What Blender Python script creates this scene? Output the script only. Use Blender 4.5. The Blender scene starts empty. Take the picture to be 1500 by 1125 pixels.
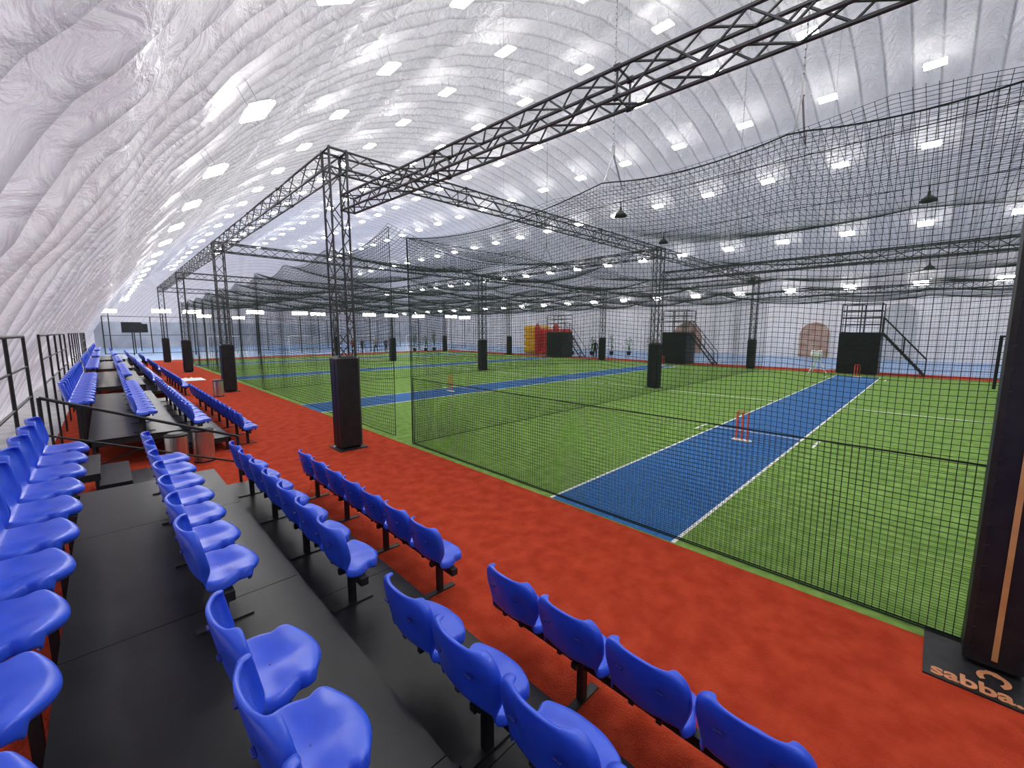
import bpy, math, random
from mathutils import Vector, Matrix
random.seed(4)
S = bpy.context.scene
S.view_settings.view_transform = 'Standard'
S.view_settings.look = 'None'

# ------------------------------------------------------------------ materials
def mat(name, c1, c2=None, scale=20, rough=.6, bump=0, bscale=None, metal=0, detail=4, stretch=None, spec=.5, bdist=.02):
    m = bpy.data.materials.new(name); m.use_nodes = True
    nt = m.node_tree; N = nt.nodes; L = nt.links
    b = N['Principled BSDF']
    b.inputs['Roughness'].default_value = rough
    b.inputs['Metallic'].default_value = metal
    b.inputs['Specular IOR Level'].default_value = spec
    b.inputs['Base Color'].default_value = (*c1, 1)
    tc = N.new('ShaderNodeTexCoord'); mp = N.new('ShaderNodeMapping')
    L.new(tc.outputs['Object'], mp.inputs[0])
    if stretch: mp.inputs['Scale'].default_value = stretch
    if c2:
        nz = N.new('ShaderNodeTexNoise'); nz.inputs['Scale'].default_value = scale; nz.inputs['Detail'].default_value = detail
        L.new(mp.outputs[0], nz.inputs['Vector'])
        cr = N.new('ShaderNodeValToRGB')
        cr.color_ramp.elements[0].position = .35; cr.color_ramp.elements[1].position = .65
        cr.color_ramp.elements[0].color = (*c1, 1); cr.color_ramp.elements[1].color = (*c2, 1)
        L.new(nz.outputs['Fac'], cr.inputs[0]); L.new(cr.outputs[0], b.inputs['Base Color'])
    if bump:
        n2 = N.new('ShaderNodeTexNoise'); n2.inputs['Scale'].default_value = bscale or scale; n2.inputs['Detail'].default_value = 4
        L.new(mp.outputs[0], n2.inputs['Vector'])
        bp = N.new('ShaderNodeBump'); bp.inputs['Strength'].default_value = bump; bp.inputs['Distance'].default_value = bdist
        L.new(n2.outputs['Fac'], bp.inputs['Height']); L.new(bp.outputs[0], b.inputs['Normal'])
    return m

def emis(name, col, s):
    m = bpy.data.materials.new(name); m.use_nodes = True
    nt = m.node_tree; nt.nodes.clear()
    e = nt.nodes.new('ShaderNodeEmission'); o = nt.nodes.new('ShaderNodeOutputMaterial')
    e.inputs[0].default_value = (*col, 1); e.inputs[1].default_value = s
    nt.links.new(e.outputs[0], o.inputs[0]); return m

M = {}
M['turf'] = mat('turf_green', (.145,.27,.055), (.22,.37,.095), scale=6, rough=.95, bump=.6, bscale=110, detail=10, spec=.1)
M['red'] = mat('red_carpet', (.36,.036,.014), (.47,.058,.024), scale=5, rough=.97, bump=.8, bscale=70, detail=10, spec=.08)
M['strip'] = mat('blue_pitch', (.014,.09,.28), (.035,.17,.42), scale=14, rough=.8, bump=.4, bscale=80, detail=8, spec=.25, stretch=(.6,4,1))
M['court'] = mat('blue_floor', (.14,.26,.46), (.20,.34,.56), scale=1.2, rough=.35)
M['conc'] = mat('concrete', (.5,.5,.5), (.65,.65,.65), scale=3, rough=.8, bump=.2, bscale=30)
M['white'] = mat('white_line', (.75,.77,.75), (.85,.87,.85), scale=30, rough=.9)
M['wall'] = mat('white_wall', (.74,.71,.72), (.82,.80,.81), scale=.6, rough=.7)
M['seat'] = mat('blue_plastic', (.026,.085,.64), (.034,.105,.74), scale=5, rough=.30, bump=.08, bscale=250, bdist=.002)
M['black'] = mat('black_platform', (.007,.007,.009), (.016,.016,.019), scale=2.2, rough=.36, bump=.10, bscale=3, detail=6, spec=.24)
M['steel'] = mat('black_steel', (.012,.012,.014), (.02,.02,.022), scale=20, rough=.45, spec=.35)
M['truss'] = mat('truss_steel', (.034,.038,.042), (.055,.06,.065), scale=10, rough=.4, metal=.2)
M['pad'] = mat('black_pad', (.008,.008,.010), (.016,.016,.018), scale=6, rough=.5, bump=.2, bscale=8, spec=.35)
M['net'] = mat('net_cord', (.022,.034,.028), (.032,.045,.038), scale=30, rough=.9, spec=.1)
M['stump'] = mat('red_stump', (.75,.08,.03), (.8,.12,.05), scale=8, rough=.5)
M['chrome'] = mat('stainless', (.55,.55,.54), (.65,.65,.64), scale=5, rough=.28, metal=1)
M['orange'] = mat('orange_print', (.50,.20,.09), (.56,.24,.11), scale=8, rough=.6)
M['yellow'] = mat('yellow_vinyl', (.75,.45,.02), (.8,.5,.03), scale=3, rough=.4)
M['redv'] = mat('red_vinyl', (.55,.02,.015), (.65,.03,.02), scale=3, rough=.4)
M['leaf'] = mat('leaf', (.03,.12,.02), (.06,.2,.03), scale=12, rough=.6)
M['grey'] = mat('grey_metal', (.35,.36,.38), (.42,.43,.45), scale=8, rough=.4, metal=.5)
M['lamp'] = emis('lamp_glow', (1,.98,.95), 52)
M['flood'] = emis('flood_glow', (1,.93,.75), 60)

# ------------------------------------------------------------------ mesh builder
class MB:
    def __init__(s): s.v=[]; s.f=[]; s.mi=[]; s.m=0
    def add(s, vs, fs):
        o=len(s.v); s.v+= [tuple(v) for v in vs]; s.f += [tuple(i+o for i in f) for f in fs]; s.mi += [s.m]*len(fs)
    def box(s, lo, hi):
        x0,y0,z0=lo; x1,y1,z1=hi
        vs=[(x0,y0,z0),(x1,y0,z0),(x1,y1,z0),(x0,y1,z0),(x0,y0,z1),(x1,y0,z1),(x1,y1,z1),(x0,y1,z1)]
        s.add(vs,[(0,3,2,1),(4,5,6,7),(0,1,5,4),(1,2,6,5),(2,3,7,6),(3,0,4,7)])
    def bevbox(s, lo, hi, b):
        x0,y0,z0=lo; x1,y1,z1=hi
        def ring(x0,y0,x1,y1,z):
            return [(x0+b,y0,z),(x1-b,y0,z),(x1,y0+b,z),(x1,y1-b,z),(x1-b,y1,z),(x0+b,y1,z),(x0,y1-b,z),(x0,y0+b,z)]
        Rg=[ring(x0+b,y0+b,x1-b,y1-b,z0),ring(x0,y0,x1,y1,z0+b),ring(x0,y0,x1,y1,z1-b),ring(x0+b,y0+b,x1-b,y1-b,z1)]
        vs=sum(Rg,[]); fs=[]
        for k in range(3):
            for i in range(8):
                j=(i+1)%8; fs.append((k*8+i,k*8+j,k*8+8+j,k*8+8+i))
        fs.append(tuple(range(7,-1,-1))); fs.append(tuple(range(24,32)))
        s.add(vs,fs)
    def tube(s,p0,p1,r,n=6,r1=None,caps=True):
        p0=Vector(p0);p1=Vector(p1);d=(p1-p0).normalized()
        a=Vector((0,0,1)) if abs(d.z)<.9 else Vector((1,0,0))
        u=d.cross(a).normalized();w=d.cross(u); r1=r if r1 is None else r1
        vs=[p0+(u*math.cos(t)+w*math.sin(t))*r for t in [2*math.pi*(i+.5)/n for i in range(n)]]
        vs+=[p1+(u*math.cos(t)+w*math.sin(t))*r1 for t in [2*math.pi*(i+.5)/n for i in range(n)]]
        fs=[(i,(i+1)%n,n+(i+1)%n,n+i) for i in range(n)]
        if caps: fs+=[tuple(range(n-1,-1,-1)),tuple(range(n,2*n))]
        s.add(vs,fs)
    def line(s,pts,N,T,r):
        N=Vector(N)*r; T=Vector(T)*r
        o=[N, -N*.5+T*.87, -N*.5-T*.87]
        vs=[]
        for p in pts:
            p=Vector(p); vs+=[p+q for q in o]
        fs=[]
        for k in range(len(pts)-1):
            for i in range(3):
                j=(i+1)%3; fs.append((3*k+i,3*k+j,3*k+3+j,3*k+3+i))
        s.add(vs,fs)
    def mesh(s,name,mats,smooth=False):
        me=bpy.data.meshes.new(name); me.from_pydata(s.v,[],s.f)
        for m in (mats if isinstance(mats,(list,tuple)) else [mats]): me.materials.append(m)
        me.polygons.foreach_set('material_index',s.mi)
        if smooth: me.polygons.foreach_set('use_smooth',[True]*len(s.f))
        me.update(); return me
    def obj(s,name,mats,parent=None,loc=(0,0,0),smooth=False):
        return place(name,s.mesh(name,mats,smooth),loc,parent)
def place(name,me,loc=(0,0,0),parent=None,rz=0):
    o=bpy.data.objects.new(name,me); S.collection.objects.link(o)
    if parent: o.parent=parent
    o.location=loc; o.rotation_euler=(0,0,rz); return o
def empty(name,loc=(0,0,0)):
    return place(name,None,loc)
def slab(name,lo,hi,m,parent=None):
    b=MB(); b.box(lo,hi); return b.obj(name,m,parent)

# ------------------------------------------------------------------ layout constants (metres; X across hall, Y along hall)
GX0, GX1 = 4.6, 31.6
COLX=[3.6,17.5,31.3]; COLY=[8.75,20.6,32.4,44.3]
LANEY=[2.93,14.1,26.2,38.2]
DIVY=[8.0,20.2,32.0,43.9]

# ------------------------------------------------------------------ floors
slab('floor',(-8,-45,-.1),(64,130,0),M['court'])
slab('concrete_edge',(-4,-36,0),(-1.0,110,.006),M['conc'])
slab('red_carpet',(-1.0,-20,0),(GX0,47.5,.012),M['red'])
slab('red_carpet',(GX0,44.6,0),(34,47.5,.012),M['red'])
slab('red_carpet',(GX1,-20,0),(34,44.6,.012),M['red'])
slab('green_turf',(GX0,-20,0),(GX1,44.6,.014),M['turf'])
for y in [-8.2]+LANEY:
    slab('cricket_pitch_strip',(GX0+.02,y-.92,.014),(29.9,y+.92,.018),M['strip'])
    b=MB()
    for sgn in (-1,1):
        b.box((GX0+.02,y+sgn*.945-.022,.014),(29.9,y+sgn*.945+.022,.0195))
    for xs in (11.1,28.4):
        b.box((xs-.4,y+1.25-.025,.014),(xs+.4,y+1.25+.025,.0195))
        b.box((xs-.4,y-1.25-.025,.014),(xs+.4,y-1.25+.025,.0195))
    b.box((11.3,y-.92,.0182),(11.34,y+.92,.0200)); b.box((28.2,y-.92,.0182),(28.25,y+.92,.0200))
    b.box((17.1,y-5.0,.014),(17.15,y-.98,.0195)); b.box((17.1,y+.98,.014),(17.15,y+4.9,.0195))
    b.obj('pitch_marking',M['white'])

def stumps(x,y):
    e=empty('cricket_stumps',(x,y,.018))
    b=MB()
    for k in (-1,0,1):
        b.tube((0,k*.115,.03),(0,k*.115,.66),.021,8); b.tube((0,k*.115,.66),(0,k*.115,.675),.021,8,r1=.010)
    for k in (-.5,.5):
        b.tube((0,k*.115-.05,.682),(0,k*.115+.05,.682),.009,6)
    b.obj('stumps',M['stump'],e)
    b=MB(); b.bevbox((-.07,-.2,0),(.07,.2,.04),.01); b.obj('base',M['white'],e)
for y in LANEY[:3]:
    stumps(10.2,y); stumps(29.4,y)

# ------------------------------------------------------------------ dome (air supported, circular-arc section, quilted ribs)
CX, HW, HT = 27.7, 30.0, 19.5
R=(HW*HW+HT*HT)/(2*HT); ZC=HT-R
A0=math.asin(HW/R)
YA,YB=-36.,118.
def endf(y):
    if y<-14: t=(y+14)/22.
    elif y>88: t=(y-88)/30.
    else: return 1.
    return math.sqrt(max(0.0,1-t*t*.9999))
RS=1.25
def dome():
    ny=int((YB-YA)/RS*10); na=200
    seams=[-.978+.262*k for k in range(8)]
    vs=[];fs=[]
    pinch=[];wr=[]
    for i in range(na+1):
        a=-A0+2*A0*i/na
        pinch.append(1-.75*max(math.exp(-((a-s)/.016)**2) for s in seams))
    for j in range(ny+1):
        y=YA+(YB-YA)*j/ny; f=endf(y); rib=abs(math.sin(math.pi*y/RS))**.8*.25
        for i in range(na+1):
            a=-A0+2*A0*i/na
            rr=R+rib*min(1,(A0-abs(a))/.05)*(1+.25*math.sin(a*40+y*.8))*pinch[i]
            rr+=.035*math.sin(a*75+math.sin(y*1.7)*2)*math.sin(y*2.3+a*9)+.02*math.sin(a*190+y*4.1)*math.sin(y*5.3-a*60)
            rr-=.06*(1-pinch[i])
            vs.append((CX+math.sin(a)*rr*f, y, max(-.02,(ZC+math.cos(a)*rr)*f) if i not in (0,na) else -.02))
    for j in range(ny):
        for i in range(na):
            p=j*(na+1)+i; fs.append((p,p+1,p+na+2,p+na+1))
    b=MB(); b.add(vs,fs)
    m=bpy.data.materials.new('dome_fabric'); m.use_nodes=True
    nt=m.node_tree;N=nt.nodes;L=nt.links;N.clear()
    o=N.new('ShaderNodeOutputMaterial');mx=N.new('ShaderNodeMixShader');d=N.new('ShaderNodeBsdfPrincipled');t=N.new('ShaderNodeBsdfTranslucent')
    d.inputs['Roughness'].default_value=.30; d.inputs['Specular IOR Level'].default_value=.6
    mx.inputs[0].default_value=.38
    tc=N.new('ShaderNodeTexCoord')
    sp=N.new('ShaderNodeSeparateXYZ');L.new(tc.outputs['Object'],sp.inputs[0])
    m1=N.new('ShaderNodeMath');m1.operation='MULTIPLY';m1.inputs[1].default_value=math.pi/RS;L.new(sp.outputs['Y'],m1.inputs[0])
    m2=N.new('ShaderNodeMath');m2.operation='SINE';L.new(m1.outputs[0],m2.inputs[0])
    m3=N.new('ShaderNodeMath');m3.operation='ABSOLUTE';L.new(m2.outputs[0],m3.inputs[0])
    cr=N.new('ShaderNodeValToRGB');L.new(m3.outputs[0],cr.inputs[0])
    cr.color_ramp.elements[0].position=.0;cr.color_ramp.elements[0].color=(.55,.55,.57,1)  # darker cable seams, their colour also standing in for shade along the ribs
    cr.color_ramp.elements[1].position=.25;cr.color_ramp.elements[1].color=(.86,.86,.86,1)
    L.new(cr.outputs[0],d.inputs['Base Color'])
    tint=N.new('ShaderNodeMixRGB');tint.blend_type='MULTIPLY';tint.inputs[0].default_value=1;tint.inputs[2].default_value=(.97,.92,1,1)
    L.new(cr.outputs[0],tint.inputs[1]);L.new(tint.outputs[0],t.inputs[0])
    mp=N.new('ShaderNodeMapping');mp.inputs['Scale'].default_value=(1.1,1.5,1.1)
    L.new(tc.outputs['Object'],mp.inputs[0])
    n=N.new('ShaderNodeTexNoise');n.inputs['Scale'].default_value=1.7;n.inputs['Detail'].default_value=5;n.inputs['Roughness'].default_value=.55;n.inputs['Distortion'].default_value=1.0
    L.new(mp.outputs[0],n.inputs['Vector'])
    bp=N.new('ShaderNodeBump');bp.inputs['Strength'].default_value=.9;bp.inputs['Distance'].default_value=.26
    L.new(n.outputs['Fac'],bp.inputs['Height'])
    L.new(bp.outputs[0],d.inputs['Normal']);L.new(bp.outputs[0],t.inputs['Normal'])
    L.new(d.outputs[0],mx.inputs[1]);L.new(t.outputs[0],mx.inputs[2]);L.new(mx.outputs[0],o.inputs[0])
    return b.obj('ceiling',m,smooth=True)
dome()

# partition wall on the far long side
b=MB(); b.box((50,-24,0),(50.2,70,5.6))
for y in range(-24,71,4): b.box((49.9,y-.08,0),(50,y+.08,5.6))
b.obj('wall_right',M['wall'])
b=MB(); b.box((49.85,-24,5.6),(50.25,70,5.75)); b.obj('trim_1',M['grey'])
def arch(y,w,h):
    b=MB(); n=14
    vs=[(49.82,y-w/2,.02),(49.82,y+w/2,.02)]+[(49.82,y+w/2*math.cos(math.pi*i/n),h-w/2+w/2*math.sin(math.pi*i/n)) for i in range(n+1)]
    vs2=[(49.89,v[1],v[2]) for v in vs]; k=len(vs)
    order=list(range(k))
    b.add(vs+vs2,[tuple(order)]+[(order[i],order[(i+1)%k],order[(i+1)%k]+k,order[i]+k) for i in range(k)])
    return b
arch(8.5,2.4,3.4).obj('door_1',mat('door_tan',(.35,.2,.15),(.5,.35,.28),scale=1.5))
arch(2.5,2.2,5.0).obj('door_2',mat('door_grey',(.45,.45,.47),(.55,.55,.57),scale=1.5))
arch(21,3.4,3.6).obj('door_3',mat('door_brown',(.3,.18,.14),(.42,.3,.25),scale=1.5))

# ------------------------------------------------------------------ high-bay lamps
b=MB(); b.m=0; b.bevbox((-.26,-.44,.03),(.26,.44,.10),.02)
b.m=1; b.bevbox((-.30,-.48,-.03),(.30,.48,.032),.012)
b.m=0
for sy in (-.3,.3): b.tube((0,sy,.10),(0,sy,.62),.008,4)
lampme=b.mesh('high_bay_light',[M['grey'],M['lamp']])
for x in (3.0,9.2,15.7,22.3,29.0,35.6,42.2,48.6,53):
    z=ZC+math.sqrt(R*R-(x-CX)**2)
    y=-8.5
    while y<96:
        f=endf(y)
        xx=CX+(x-CX)*f
        o=place('high_bay_light',lampme,(xx,y,z*f-.75))
        o.rotation_euler=(0,math.asin((x-CX)/R)*.6,0)
        y+=5.0

# ------------------------------------------------------------------ truss
def truss_mb(b,p0,p1,s=.34,rc=.023,rl=.012,step=.42):
    p0=Vector(p0);p1=Vector(p1);d=p1-p0;Ln=d.length;d.normalize()
    up=Vector((0,0,1)) if abs(d.z)<.9 else Vector((0,1,0))
    w=d.cross(up).normalized();u=w.cross(d)
    c=[(w*a+u*e)*(s/2) for a,e in ((-1,-1),(1,-1),(1,1),(-1,1))]
    for q in c: b.tube(p0+q,p1+q,rc,6)
    n=max(2,int(Ln/step))
    for k in range(n):
        t0=Ln*k/n;t1=Ln*(k+1)/n
        for i in range(4):
            a,e=(c[i],c[(i+1)%4]) if k%2==0 else (c[(i+1)%4],c[i])
            b.tube(p0+d*t0+a,p0+d*t1+e,rl,5,caps=False)
    for t in [0,Ln]:
        for i in range(4): b.tube(p0+d*t+c[i],p0+d*t+c[(i+1)%4],rc*.8,5)
    k=3.0
    while k<Ln-1:
        for i in range(4):
            b.tube(p0+d*k+c[i]-d*.03,p0+d*k+c[i]+d*.03,rc*1.7,6)
            b.tube(p0+d*k+c[i],p0+d*k+c[(i+1)%4],rl,4,caps=False)
        k+=3.0
def truss(p0,p1,**k):
    b=MB(); truss_mb(b,p0,p1,**k); b.obj('box_truss',M['truss'])
ZT=5.88
def column(x,y,top=ZT-.2):
    e=empty('truss_column',(x,y,.012))
    b=MB(); truss_mb(b,(0,0,.02),(0,0,top)); b.obj('frame',M['truss'],e)
    b=MB(); b.box((-.3,-.3,0),(.3,.3,.02)); b.obj('base_plate',M['steel'],e)
    b=MB(); b.bevbox((-.235,-.235,.02),(.235,.235,1.98),.05)
    b.box((-.05,.235,.1),(.05,.242,1.9)); b.box((-.242,-.05,.1),(-.235,.05,1.9))
    b.obj('pad',M['pad'],e)
for x in COLX:
    for y in COLY: column(x,y)
for y in COLY:
    for i in range(2): truss((COLX[i]+.2,y,ZT),(COLX[i+1]-.2,y,ZT))
for x in COLX:
    for j in range(3): truss((x,COLY[j]+.2,ZT),(x,COLY[j+1]-.2,ZT))
b=MB()
for x in COLX:
    for y in COLY:
        for sx in (-.17,.17):
            for sy in (-.17,.17): b.tube((x+sx,y+sy,ZT-.2),(x+sx,y+sy,ZT+.2),.026,6)
            b.tube((x+sx,y-.2,ZT+.17),(x+sx,y+.2,ZT+.17),.026,6);b.tube((x-.2,y+sx,ZT+.17),(x+.2,y+sx,ZT+.17),.026,6)
b.obj('truss_corner_joints',M['truss'])
truss((3.72,8.5,5.02),(4.62,-6.5,4.98),s=.28,rc=.022,rl=.012,step=.34)
truss((17.5,8.5,4.85),(17.5,-15,4.85))
truss((31.3,8.5,4.85),(31.3,-15,4.85))

# near right post with base mat
e=empty('net_post',(4.56,-.50,.012))
b=MB(); truss_mb(b,(0.02,0,.02),(0.02,0,4.8),s=.18,rc=.02,step=.3); b.obj('frame',M['truss'],e)
b=MB(); b.bevbox((-.12,-.155,.02),(.15,.155,4.6),.03)
for z in [i*.16+.15 for i in range(27)]:
    for yy in (-.12,.115): b.tube((-.13,yy,z),(-.118,yy,z),.011,6)
b.obj('pad',M['pad'],e)
b=MB(); b.box((-.128,-.015,.1),(-.1205,.015,4.0)); b.obj('trim_strip',mat('tan_trim',(.5,.25,.08),(.6,.33,.12),scale=5),e)
b=MB(); b.box((-.47,-1.0,0),(.2,.36,.012)); b.obj('base_mat',M['pad'],e)
def text(s,loc,size,rz,parent,m,name):
    cu=bpy.data.curves.new(name,'FONT');cu.body=s;cu.size=size;cu.extrude=.002;cu.offset=.005
    cu.materials.append(m);o=place(name,cu,loc,parent,rz);cu.align_x='LEFT';return o
text('sabba.com',(-.44,.32,.015),.18,-math.pi/2,e,M['orange'],'lettering')
b=MB(); n=20
for rr0,rr1,a0,a1 in ((.05,.085,-2.6,2.2),):
    for i in range(n):
        t0=a0+(a1-a0)*i/n;t1=a0+(a1-a0)*(i+1)/n
        vs=[(-.22+math.cos(t)*r,0.0+math.sin(t)*r,.0145) for t,r in ((t0,rr0),(t0,rr1),(t1,rr1),(t1,rr0))]
        b.add(vs,[(0,1,2,3)])
b.add([(-.18,0,.0146),(-.13,.04,.0146),(-.125,-.02,.0146),(-.145,-.04,.0146),(-.19,-.03,.0146)],[(0,1,2,3,4)])
b.obj('emblem',M['orange'],e)

# ------------------------------------------------------------------ nets
def scal(t,anch,zs,sag):
    for i in range(len(anch)-1):
        if anch[i]<=t<=anch[i+1]+1e-6:
            u=(t-anch[i])/(anch[i+1]-anch[i]); L=(anch[i+1]-anch[i])
            return zs[i]*(1-u)+zs[i+1]*u-sag*min(1,L/4.5)*4*u*(1-u)
    return zs[-1]
def vnet(name,axis,c,a,bb,anch,zs,sag,cell=.1,r=.004,z0=.03,ripple=.05,zmax=None,seg=None):
    b=MB(); n=int(round((bb-a)/cell)); H=sum(zs)/len(zs) if not zmax else zmax
    nz=int(H/cell)
    def P(t,v):
        top=scal(t,anch,zs,sag) if not zmax else zmax
        z=z0+(top-z0)*v; off=ripple*math.sin(t*1.9+c)*(.3+.7*math.sin(math.pi*min(1,v)))*(1 if v>0 else .5)
        return (t,c+off,z) if axis=='x' else (c+off,t,z)
    N=(0,1,0) if axis=='x' else (1,0,0); T=(1,0,0) if axis=='x' else (0,1,0)
    for i in range(n+1):
        t=a+(bb-a)*i/n
        b.line([P(t,k/8) for k in range(9)],N,T,r)
    sg=seg or max(8,int((bb-a)/.4))
    for j in range(nz+1):
        b.line([P(a+(bb-a)*k/sg,j/nz) for k in range(sg+1)],N,(0,0,1),r)
    b.line([P(a+(bb-a)*k/sg,1) for k in range(sg+1)],N,(0,0,1),max(.009,r*2.0))
    b.line([P(a+(bb-a)*k/sg,0) for k in range(sg+1)],N,(0,0,1),max(.009,r*2))
    for t in (a,bb): b.line([P(t,k/8) for k in range(9)],N,T,max(.010,r*2.0))
    b.obj(name,M['net'])
fa=[-6,-3.2,-.5,1.1,3.15,8.0]; fz=[4.5,4.35,4.25,4.33,4.38,4.45]
vnet('cage_net_front','y',GX0+.12,-6,8.0,fa,fz,.22,cell=.050,r=.0025,ripple=.02,seg=90)
vnet('cage_net_skirt','y',GX0+.16,-6,8.0,fa,fz,.22,cell=.050,r=.0019,ripple=.03,zmax=1.48,seg=60)
def anchors(a,b,n,z): 
    return [a+(b-a)*i/n for i in range(n+1)],[z]*(n+1)
for k,y in enumerate([-3.6]+DIVY):
    an,zs=anchors(GX0+.12,31.0,6,4.45 if k<2 else 4.9)
    vnet('cage_net_divider','x',y,GX0+.12,31.0,an,zs,.28,cell=.06 if k==1 else .12,r=.0030 if k==1 else .005,ripple=.08)
for j in range(3):
    a,bq=DIVY[j],DIVY[j+1]
    if j==0: a=8.9
    an,zs=anchors(a,bq,3,4.85)
    vnet('cage_net_front','y',GX0+.2,a,bq,an,zs,.35,cell=.09,r=.0042,ripple=.08)
    vnet('cage_net_rear','y',31.0,a,bq,an,zs,.3,cell=.15,r=.005,ripple=.05)
an,zs=anchors(-3.6,8,3,4.45)
vnet('cage_net_rear','y',31.0,-3.6,8.0,an,zs,.25,cell=.13,r=.0045,ripple=.05)
def rnet(x0,x1,y0,y1,z,sx,sy,sag,cell,r):
    b=MB()
    def P(x,y):
        u=((x-x0)/sx)%1.0; w=((y-y0)/sy)%1.0
        s=4*u*(1-u)*.5+4*w*(1-w)*.5
        return (x,y,z-sag*s+.04*math.sin(x*1.3+y))
    nx=int((x1-x0)/cell);ny=int((y1-y0)/cell);g1=int((x1-x0)/.5);g2=int((y1-y0)/.5)
    for i in range(nx+1):
        x=x0+(x1-x0)*i/nx; b.line([P(x,y0+(y1-y0)*k/g2) for k in range(g2+1)],(0,0,1),(1,0,0),r)
    for j in range(ny+1):
        y=y0+(y1-y0)*j/ny; b.line([P(x0+(x1-x0)*k/g1,y) for k in range(g1+1)],(0,0,1),(0,1,0),r)
    b.obj('cage_net_roof',M['net'])
rnet(GX0+.15,31,-3.6,8.0,4.42,4.4,3.87,.32,.075,.0024)
rnet(GX0+.2,31,8.9,20.2,4.9,4.4,3.77,.60,.11,.0048)
rnet(GX0+.2,31,20.2,32.0,4.9,4.4,3.93,.60,.14,.006)
rnet(GX0+.2,31,32.0,43.9,4.9,4.4,3.97,.60,.17,.007)

def dz(x): return ZC+math.sqrt(R*R-(x-CX)**2)
for (x,y,z) in ((4.72,1.1,4.33),(4.72,3.15,4.38),(9,8.0,4.5),(9,3,4.4),(17.4,3,5.05),(13,14,5.0),(13,8,4.5)):
    b=MB()
    b.tube((x,y,z),(x+.20,y,z+.40),.010,6); b.tube((x+.45,y,z+.02),(x+.20,y,z+.40),.010,6)
    b.tube((x+.2,y,z+.38),(x+.2,y,z+.50),.022,8)
    H=dz(x+.2)+.05; k=z+.5
    b.tube((x+.2,y,k),(x+.2,y,H),.005,5)
    kk=k
    while kk<min(H,k+2.5):
        b.tube((x+.188,y,kk),(x+.212,y,kk+.04),.010,5); kk+=.07
    b.obj('suspension_chain',M['grey'])
b=MB()
for (p0,p1) in (((4.6,8,4.45),(31,8,4.5)),((11.2,8.5,5.2),(11.2,-12,5.2)),((8,8.5,5.2),(8,-12,5.2)),((17.3,8,4.6),(17.3,-12,4.6)),((24,8,5.0),(24,-12,5.0))):
    b.tube(p0,p1,.008,4)
b.obj('support_wires',M['steel'])
b=MB()
prof=[(.02,.14),(.03,.07),(.06,.05),(.11,.0),(.135,-.045),(.13,-.045),(.10,0),(.02,.045)]
n=16
vs=[(r*math.cos(2*math.pi*i/n),r*math.sin(2*math.pi*i/n),z) for r,z in prof for i in range(n)]
fs=[(k*n+i,k*n+(i+1)%n,k*n+n+(i+1)%n,k*n+n+i) for k in range(len(prof)-1) for i in range(n)]
b.add(vs,fs); b.tube((0,0,.1),(0,0,.25),.010,6)
pm=b.mesh('pendant_lamp',M['steel'],True)
for p in ((11.2,.35,4.95),(8.0,4.9,4.95),(17.3,.35,4.35),(11.2,5.5,4.95),(17.3,5.0,4.35)):
    place('pendant_lamp',pm,p)

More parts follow.
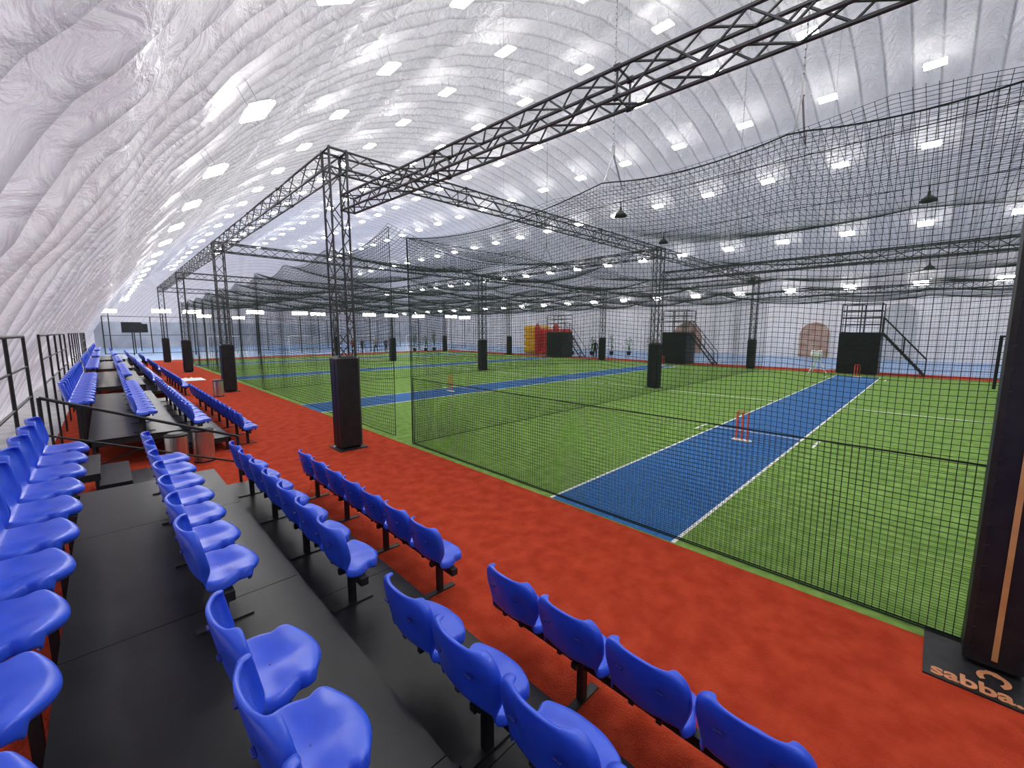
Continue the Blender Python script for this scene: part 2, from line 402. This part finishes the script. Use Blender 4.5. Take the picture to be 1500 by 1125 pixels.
# ------------------------------------------------------------------ stadium seat
def seat_mesh():
    # (x, z, half width, corner pull-back) from front lip, over the pan, up the backrest
    rows=[(.385,.322,.13,.07),(.408,.345,.165,.075),(.404,.375,.195,.075),(.378,.388,.214,.065),(.342,.388,.222,.05),(.305,.385,.214,.03),(.270,.381,.205,.015),(.230,.378,.226,0),(.188,.375,.246,0),(.145,.374,.246,0),
          (.105,.378,.228,0),(.068,.392,.212,0),(.046,.425,.215,0),(.034,.475,.236,0),(.023,.53,.251,0),(.012,.59,.254,0),(.002,.645,.250,0),(-.006,.692,.236,0),(-.010,.722,.204,0),(-.011,.736,.155,0)]
    ts=[-1,-.96,-.85,-.65,-.45,-.22,0,.22,.45,.65,.85,.96,1]
    vs=[]; nr=len(rows); nt=len(ts)
    for i,(x,z,w,pb) in enumerate(rows):
        back=max(0,min(1,(i-10)/3)); 
        for t in ts:
            a=abs(t)
            dzv=(.020*a**2 - (.060 if a==1 else 0))*(1-back)
            dxv=(.050*a**2)*back - pb*a**2
            if back<.5: dzv-= .010*math.exp(-(t/.22)**2)*(1 if i>1 else 0)
            if i in(5,6,7): dzv+=.007*math.exp(-((a-.55)/.2)**2)
            if back>=1:
                if .3<a<.7 and .50<z<.62: dxv+=.009
                if a==1: dxv+=.035
                if i>=nr-3: dzv+=.006*math.cos(t*math.pi)
            if back<1 and i>=11 and a==1: dzv-=.02
            vs.append((x+dxv,t*w,z+dzv))
    fs=[(i*nt+j,i*nt+j+1,(i+1)*nt+j+1,(i+1)*nt+j) for i in range(nr-1) for j in range(nt-1)]
    b=MB(); b.add(vs,fs); me=b.mesh('seat_tmp',M['seat'],True)
    o=place('tmp',me)
    so=o.modifiers.new('s','SOLIDIFY'); so.thickness=.022; so.offset=0; so.use_rim=True
    sb=o.modifiers.new('u','SUBSURF'); sb.levels=2; sb.render_levels=2
    dg=bpy.context.evaluated_depsgraph_get(); dg.update()
    me2=bpy.data.meshes.new_from_object(o.evaluated_get(dg))
    bpy.data.objects.remove(o)
    import bmesh
    bm=bmesh.new(); bm.from_mesh(me2)
    for f in bm.faces: f.smooth=True; f.material_index=0
    b=MB(); b.box((.08,-.10,.335),(.32,-.07,.366)); b.box((.08,.07,.335),(.32,.10,.366)); b.box((.12,-.12,.330),(.16,.12,.345)); b.box((.26,-.12,.330),(.30,.12,.345))
    bm2=b.mesh('t',M['steel'])
    k=len(bm.faces); bm.from_mesh(bm2); bm.faces.ensure_lookup_table()
    for f in bm.faces[k:]: f.material_index=1
    # small grip slots on the rear of the backrest and screw cap on the pan
    k=len(bm.faces)
    b=MB()
    for yy in (-.12,.12): b.bevbox((-.011,yy-.022,.60),(.004,yy+.022,.612),.003)
    b.tube((.2,0,.372),(.2,0,.3795),.009,10)
    bm3=b.mesh('t2',M['steel']); bm.from_mesh(bm3); bm.faces.ensure_lookup_table()
    for f in bm.faces[k:]: f.material_index=2
    me3=bpy.data.meshes.new('stadium_seat'); bm.to_mesh(me3); bm.free()
    me3.materials.append(M['seat']); me3.materials.append(M['steel']); me3.materials.append(mat('dark_blue_cap',(.008,.02,.22),(.01,.025,.26),scale=10,rough=.5))
    return me3
seatm=seat_mesh()
PITCH=.534
ROWS=[(1.92,.012),(1.075,.30),(.224,.58),(-.63,.88)]
def rail_row(b,X,z0,ya,yb,zg):
    x=X+.19
    b.box((x-.03,ya,z0+.27),(x+.03,yb,z0+.330))
    y=ya+.25
    while y<yb:
        b.box((x-.025,y-.025,zg),(x+.025,y+.025,z0+.27))
        b.box((x-.16,y-.03,zg),(x+.16,y+.03,zg+.012))
        b.box((x-.10,y-.02,z0+.29),(x+.10,y+.02,z0+.330))
        y+=1.07
def unit(y0,y1,seatspec,toplevel):
    e=empty('bleacher_stand',(0,0,0))
    b=MB()
    y=y0
    while y<y1-.01:
        yy=min(y+2.0,y1)
        b.box((.95,y+.003,.265),(1.74,yy-.003,.30)); b.box((-.36,y+.003,.545),(.95,yy-.003,.58)); 
        y=yy
    b.obj('deck',M['black'],e)
    b=MB()
    b.box((1.70,y0,.21),(1.735,y1,.265)); b.box((.915,y0,.30),(.95,y1,.545)); b.box((-.36,y0,.46),(-.32,y1,.545))
    b.box((.95,y1-.04,.2),(1.74,y1,.265)); b.box((-.36,y1-.04,.46),(.95,y1,.545)); b.box((.95,y0,.2),(1.74,y0+.04,.265)); b.box((-.36,y0,.46),(.95,y0+.04,.545))
    y=y0+.05
    while y<y1:
        for x,h in ((1.68,.22),(1.0,.22),(.88,.5),(-.3,.5)): b.box((x-.025,y-.025,.012),(x+.025,y+.025,h))
        b.tube((-.3,y,.1),(.88,y,.5),.015,5)
        y+=1.05*min(2,(y1-y0)/8+.6)
    for i,(X,z0) in enumerate(ROWS):
        for (a,c) in seatspec[i]:
            rail_row(b,X,z0,a-.02,c+.02,[.012,.30,.58,.012][i])
    b.obj('frame',M['steel'],e)
    for i,(X,z0) in enumerate(ROWS):
        for (a,c) in seatspec[i]:
            n=int(round((c-a)/PITCH))
            for k in range(n):
                yc=c-PITCH*(k+.5)
                place('stadium_seat' if toplevel else 'seat',seatm,(X,yc,z0),None if toplevel else e,random.uniform(-.012,.012))
top=6.66
far=(top-7*PITCH,top); near=(2.31-8*PITCH,2.31)
unit(-2.6,7.0,[[far,near],[far,near],[far,near],[(top-17*PITCH,top)]],True)
for ys in (10.3,20.2,30.1,40.0):
    n=14 if ys<30 else 12
    sp=(ys+.1,ys+.1+n*PITCH)
    unit(ys,ys+n*PITCH+.2,[[sp],[sp],[sp],[sp]],False)

def railing(x,ya,yb,zt=2.43,zb=.012):
    b=MB()
    b.tube((x,ya,zt),(x,yb,zt),.022,8); b.tube((x,ya,zt-.45),(x,yb,zt-.45),.015,6); b.tube((x,ya,zt-.9),(x,yb,zt-.9),.015,6)
    n=max(1,int(round((yb-ya)/1.6)))
    for k in range(n+1):
        y=ya+(yb-ya)*k/n; b.tube((x,y,zb),(x,y,zt),.02,6)
    b.obj('guard_railing',M['steel'])
railing(-.86,3.0,9.5); railing(-.86,11.6,18.6); railing(-.86,21,28); railing(-.86,31,38)
b=MB()
b.tube((-.6,7.2,1.74),(1.3,7.2,.95),.020,8); b.tube((1.3,7.2,.95),(1.3,7.2,.012),.02,8); b.tube((-.6,7.2,1.74),(-.6,7.2,.012),.02,8); b.tube((-.6,7.2,1.30),(1.3,7.2,.55),.013,6)
b.obj('stair_handrail',M['steel'])
b=MB()
for k,(z,x0) in enumerate(((.18,.1),(.36,-.22),(.54,-.54))):
    b.box((x0,8.0,z-.03),(x0+.34,9.3,z))
    for y in (8.05,8.65,9.25): b.box((x0+.02,y-.02,.012),(x0+.06,y+.02,z-.03)); b.box((x0+.28,y-.02,.012),(x0+.32,y+.02,z-.03))
    for y in (8.02,9.27): b.box((x0,y-.015,z-.1),(x0+.34,y+.015,z-.03))
b.obj('access_steps',M['steel'])
# stack of spare deck frames leaning low between the stands
b=MB()
for k in range(5):
    z=.02+k*.07
    for yy in (7.35,7.75): b.box((-.55,yy-.02,z),(.35,yy+.02,z+.05))
    for i in range(5): b.box((-.55+i*.215,7.35,z+.01),(-.51+i*.215,7.75,z+.04))
b.obj('spare_deck_frames',M['steel'])

def bin_(x,y):
    e=empty('litter_bin',(x,y,.012)); b=MB(); n=24
    b.tube((0,0,.03),(0,0,.60),.17,n); b.obj('body',M['chrome'],e)
    b=MB(); b.tube((0,0,0),(0,0,.03),.175,n); b.tube((0,0,.60),(0,0,.63),.178,n); b.tube((0,0,.63),(0,0,.66),.178,n,r1=.12); b.obj('lid',M['steel'],e)
bin_(.78,9.55); bin_(1.2,9.75); bin_(3.0,19.3)
b=MB(); n=10
vs=[(2.4+i*.12+random.uniform(-.03,.03),26.3+j*.16,.02+abs(math.sin(i*1.3)*math.cos(j*1.1))*.13*math.sin(math.pi*i/n)*math.sin(math.pi*j/n)+.004) for i in range(n+1) for j in range(n+1)]
b.add(vs,[(i*(n+1)+j,(i+1)*(n+1)+j,(i+1)*(n+1)+j+1,i*(n+1)+j+1) for i in range(n) for j in range(n)])
b.obj('folded_tarpaulin',M['white'],smooth=True)

# ------------------------------------------------------------------ bowling platforms
def platform(x,y):
    e=empty('bowling_platform',(x,y,.012))
    b=MB(); b.bevbox((-.9,-.95,0),(.9,.95,2.45),.04)
    for z in (.6,1.2,1.8): b.box((-.93,-.95,z-.015),(-.9,.95,z+.015))
    b.obj('padded_base',M['pad'],e)
    b=MB()
    for xx in (-.85,.85):
        for yy in (-.9,0,.9): b.tube((xx,yy,2.45),(xx,yy,4.1),.035,6)
        for z in (2.9,3.3,3.7,4.1): b.tube((xx,-.9,z),(xx,.9,z),.03,6)
    for yy in (-.9,.9):
        for z in (3.3,3.7,4.1): b.tube((-.85,yy,z),(.85,yy,z),.03,6)
    b.obj('guard_rail',M['truss'],e)
    b=MB()
    for xx in (-.4,.4):
        b.tube((xx,-.95,2.4),(xx,-2.9,0.02),.05,6); b.tube((xx,-.95,3.3),(xx,-2.9,.95),.025,6)
        for t in (.0,.5,1): b.tube((xx,-.95-1.95*t,2.4-2.38*t),(xx,-.95-1.95*t,3.3-2.35*t),.025,6)
    for k in range(9):
        t=(k+.5)/9; b.box((-.4,-.95-1.95*t-.12,2.4-2.38*t-.02),(.4,-.95-1.95*t+.12,2.4-2.38*t+.02))
    b.obj('stairs',M['steel'],e)
for y in LANEY[:3]: platform(32.6,y+.3)
e=empty('bowling_machine',(30.2,4.9,.016))
b=MB(); b.tube((0,0,1.0),(.5,.3,.03),.03,6);b.tube((0,0,1.0),(-.5,.3,.03),.03,6);b.tube((0,0,1.0),(0,-.5,.03),.03,6); b.bevbox((-.25,-.2,.95),(.25,.2,1.35),.05)
b.tube((-.35,-.25,1.15),(-.35,-.1,1.15),.26,16); b.tube((-.35,.1,1.15),(-.35,.25,1.15),.26,16); b.obj('body',M['white'],e)
b=MB(); b.tube((27.5,-1.9,.02),(27.3,-1.9,2.3),.06,8); b.tube((27.7,-2.2,.02),(27.3,-2.2,2.3),.06,8); b.tube((27.3,-1.85,2.3),(27.3,-2.25,2.3),.05,8); b.obj('gate_frame',M['steel'])

# ------------------------------------------------------------------ inflatable castle
e=empty('bouncy_castle',(36.5,32,.0))
b=MB()
for z in (0,.7,1.4,2.1): b.bevbox((-1.2,-2.9,z),(1.6,-.2,z+.72),.16)
for yy in (-2.9,-.2):
    b.tube((-1.3,yy,0),(-1.3,yy,3.0),.35,14); b.tube((-1.3,yy,3.0),(-1.3,yy,3.5),.35,14,r1=.02)
b.obj('inflated_walls',M['redv'],e)
b=MB()
for z in (0,.8,1.6,2.4): b.bevbox((-1.2,.1,z),(1.4,2.2,z+.82),.18)
b.obj('inflated_slide',M['yellow'],e)

# ------------------------------------------------------------------ plants
def plant(x,y,h=1.6):
    e=empty('potted_plant',(x,y,.013)); b=MB(); b.tube((0,0,0),(0,0,.4),.18,12,r1=.25); b.obj('pot',M['steel'],e)
    b=MB()
    for k in range(150):
        a=random.uniform(0,6.28);q=random.random();r=random.uniform(.1,.75)*math.sin(math.pi*(q*.8+.15));z=.4+q*h
        c=Vector((r*math.cos(a),r*math.sin(a),z)); d=Vector((math.cos(a),math.sin(a),random.uniform(-.3,.8))).normalized()*.22; w=Vector((-math.sin(a),math.cos(a),0))*.06
        b.add([c,c+d*.5+w,c+d,c+d*.5-w],[(0,1,2,3)])
    for k in range(5): b.tube((0,0,.35),(random.uniform(-.2,.2),random.uniform(-.2,.2),.4+h*.8),.02,5)
    b.obj('leaves',M['leaf'],e)
for p in ((28,46.2,1.8),(29.5,46,1.5),(31,46.3,2.2),(36,27.5,1.6),(37.5,26,1.5),(39,24.5,1.7),(40,23,1.5),(41,21,1.6),(41.5,19,1.4)): plant(*p)

# ------------------------------------------------------------------ far flood-lights on poles
fl=MB(); fl.m=0; fl.tube((0,0,0),(0,0,4.4),.05,8); fl.box((-.7,-.04,4.35),(.7,.04,4.45)); 
fl.m=1
for k in (-.55,0,.55): fl.box((k-.24,-.14,4.42),(k+.24,-.05,4.76))
fl.m=0
for k in (-.55,0,.55): fl.box((k-.24,-.05,4.40),(k+.24,.03,4.78))
flm=fl.mesh('floodlight_mast',[M['steel'],M['flood']])
for x,y in ((4.5,56),(7,56),(12,52),(16.5,52),(18.5,52),(24,50),(27,50),(31,50),(35,48),(0.5,60),(39,50),(10,70),(15,75)):
    o=place('floodlight_mast',flm,(x,y,0)); o.rotation_euler=(0,0,-math.radians(25))
b=MB()
for x in range(0,44,4): b.tube((x,64,0),(x,64,4.2),.05,6)
for z in (.05,2.1,4.2): b.tube((0,64,z),(40,64,z),.03,6)
b.obj('court_fence',M['steel'])
for x in (8,16,24,32):
    b=MB()
    b.tube((x,55,0),(x,55,2.0),.05,8);b.tube((x+3,55,0),(x+3,55,2.0),.05,8);b.tube((x,55,2),(x+3,55,2),.05,8)
    b.tube((x,55,2),(x,56.2,0),.03,6);b.tube((x+3,55,2),(x+3,56.2,0),.03,6); b.tube((x,56.2,.03),(x+3,56.2,.03),.03,6)
    b.obj('goal_frame',M['white'])
b=MB(); b.box((-1,88,0),(54,88.2,4.0))
for x in range(0,54,3): b.box((x-.05,87.9,0),(x+.05,88,4))
b.obj('wall_back',mat('back_wall_panels',(.30,.32,.37),(.48,.50,.54),scale=.35))
for i,(x,y) in enumerate(((2.2,60),(2.6,66),(3.4,72))):
    b=MB(); b.box((x-.05,y-.05,0),(x+.05,y+.05,2.6)); b.bevbox((x-.8,y-.06,2.4),(x+.8,y+.06,3.5),.03); b.obj('display_screen',M['pad'])

# ------------------------------------------------------------------ people (far, beyond the cages)
def person(x,y,rz,shirt,trou,seed):
    rnd=random.Random(seed)
    s=rnd.uniform(.95,1.03); sw=rnd.uniform(-.12,.12)
    V=[(0,0,.93,.13,.10),(0,0,1.10,.135,.095),(0,0,1.30,.16,.105),(0,0,1.44,.11,.08),(0,.0,1.52,.052,.052),(0,.01,1.60,.075,.085),(0,.01,1.70,.075,.09),(0,0,1.76,.045,.05),
       (.10,0,.88,.095,.095),(.11,sw+.02,.50,.062,.065),(.12,sw*1.6-.02,.09,.042,.045),(.13,sw*1.6+.13,.04,.04,.03),
       (-.10,0,.88,.095,.095),(-.11,-sw+.02,.50,.062,.065),(-.12,-sw*1.6-.02,.09,.042,.045),(-.13,-sw*1.6+.13,.04,.04,.03),
       (.20,0,1.41,.058,.058),(.25,-.02,1.14,.044,.044),(.25,.12,.92,.03,.03),(.25,.17,.84,.034,.02),
       (-.20,0,1.41,.058,.058),(-.25,-.02,1.14,.044,.044),(-.25,.10,.92,.03,.03),(-.25,.15,.84,.034,.02)]
    E=[(0,1),(1,2),(2,3),(3,4),(4,5),(5,6),(6,7),(0,8),(8,9),(9,10),(10,11),(0,12),(12,13),(13,14),(14,15),(3,16),(16,17),(17,18),(18,19),(3,20),(20,21),(21,22),(22,23)]
    me=bpy.data.meshes.new('p'); me.from_pydata([(a*s,b_*s,c*s) for a,b_,c,_,_ in V],E,[])
    o=place('tmp',me); md=o.modifiers.new('k','SKIN'); md.use_smooth_shade=True
    for i,v in enumerate(V): me.skin_vertices[0].data[i].radius=(v[3]*s,v[4]*s); me.skin_vertices[0].data[i].use_root=(i==0)
    sb=o.modifiers.new('u','SUBSURF'); sb.levels=1
    dg=bpy.context.evaluated_depsgraph_get(); dg.update()
    m2=bpy.data.meshes.new_from_object(o.evaluated_get(dg)); bpy.data.objects.remove(o)
    m=bpy.data.materials.new('clothes'); m.use_nodes=True; nt=m.node_tree; bs=nt.nodes['Principled BSDF']; bs.inputs['Roughness'].default_value=.8
    tc=nt.nodes.new('ShaderNodeTexCoord'); sx=nt.nodes.new('ShaderNodeSeparateXYZ'); mr=nt.nodes.new('ShaderNodeMath'); mr.operation='DIVIDE'; mr.inputs[1].default_value=2.0
    cr=nt.nodes.new('ShaderNodeValToRGB'); cr.color_ramp.interpolation='CONSTANT'
    el=cr.color_ramp.elements; el[0].position=0; el[0].color=(.03,.03,.03,1); el[1].position=.045; el[1].color=(*trou,1)
    for p_,c_ in ((.47,shirt),(.745,(.5,.3,.22)),(.85,(.03,.02,.015))):
        q=el.new(p_); q.color=(*c_,1)
    nt.links.new(tc.outputs['Object'],sx.inputs[0]); nt.links.new(sx.outputs['Z'],mr.inputs[0]); nt.links.new(mr.outputs[0],cr.inputs[0]); nt.links.new(cr.outputs[0],bs.inputs['Base Color'])
    m2.materials.clear(); m2.materials.append(m)
    for p in m2.polygons: p.use_smooth=True
    place('person_standing',m2,(x,y,.012),None,rz)
for i,(x,y,rz,a,t) in enumerate(((20,46,2.5,(.4,.05,.05),(.03,.03,.05)),(21.2,46.3,3.4,(.05,.05,.06),(.04,.04,.06)),(22.6,45.8,2.2,(.3,.3,.32),(.02,.02,.03)),(24.2,46.4,3.0,(.06,.08,.2),(.05,.05,.05)),(33,22.5,2.2,(.02,.02,.02),(.02,.02,.02)),(25.3,46.2,3.9,(.5,.1,.05),(.03,.03,.04)),(36,18,1.6,(.03,.03,.04),(.03,.03,.03)))):
    person(x,y,rz,a,t,i)

# ------------------------------------------------------------------ added fill daylight through the translucent fabric, lifts the ceiling and shows the ribs
w=bpy.data.worlds.new('World'); S.world=w; w.use_nodes=True
w.node_tree.nodes['Background'].inputs[0].default_value=(.90,.88,1,1)
w.node_tree.nodes['Background'].inputs[1].default_value=.58
sl=bpy.data.lights.new('fill_sun','SUN'); sl.energy=2.6; sl.angle=math.radians(8); sl.color=(1,.98,.95)
so=bpy.data.objects.new('fill_sun',sl); S.collection.objects.link(so)
so.rotation_euler=Vector((-.80,.62,.55)).to_track_quat('Z','Y').to_euler()
so.location=(-20,40,60)

# ------------------------------------------------------------------ camera
cd=bpy.data.cameras.new('cam'); cam=bpy.data.objects.new('camera',cd); S.collection.objects.link(cam)
cam.location=(0,0,2.5); cam.rotation_euler=(math.radians(90-7.2),0,math.radians(-44.4))
cd.sensor_width=36; cd.lens=36*607/1500; cd.clip_end=500; cd.clip_start=.05
S.camera=cam
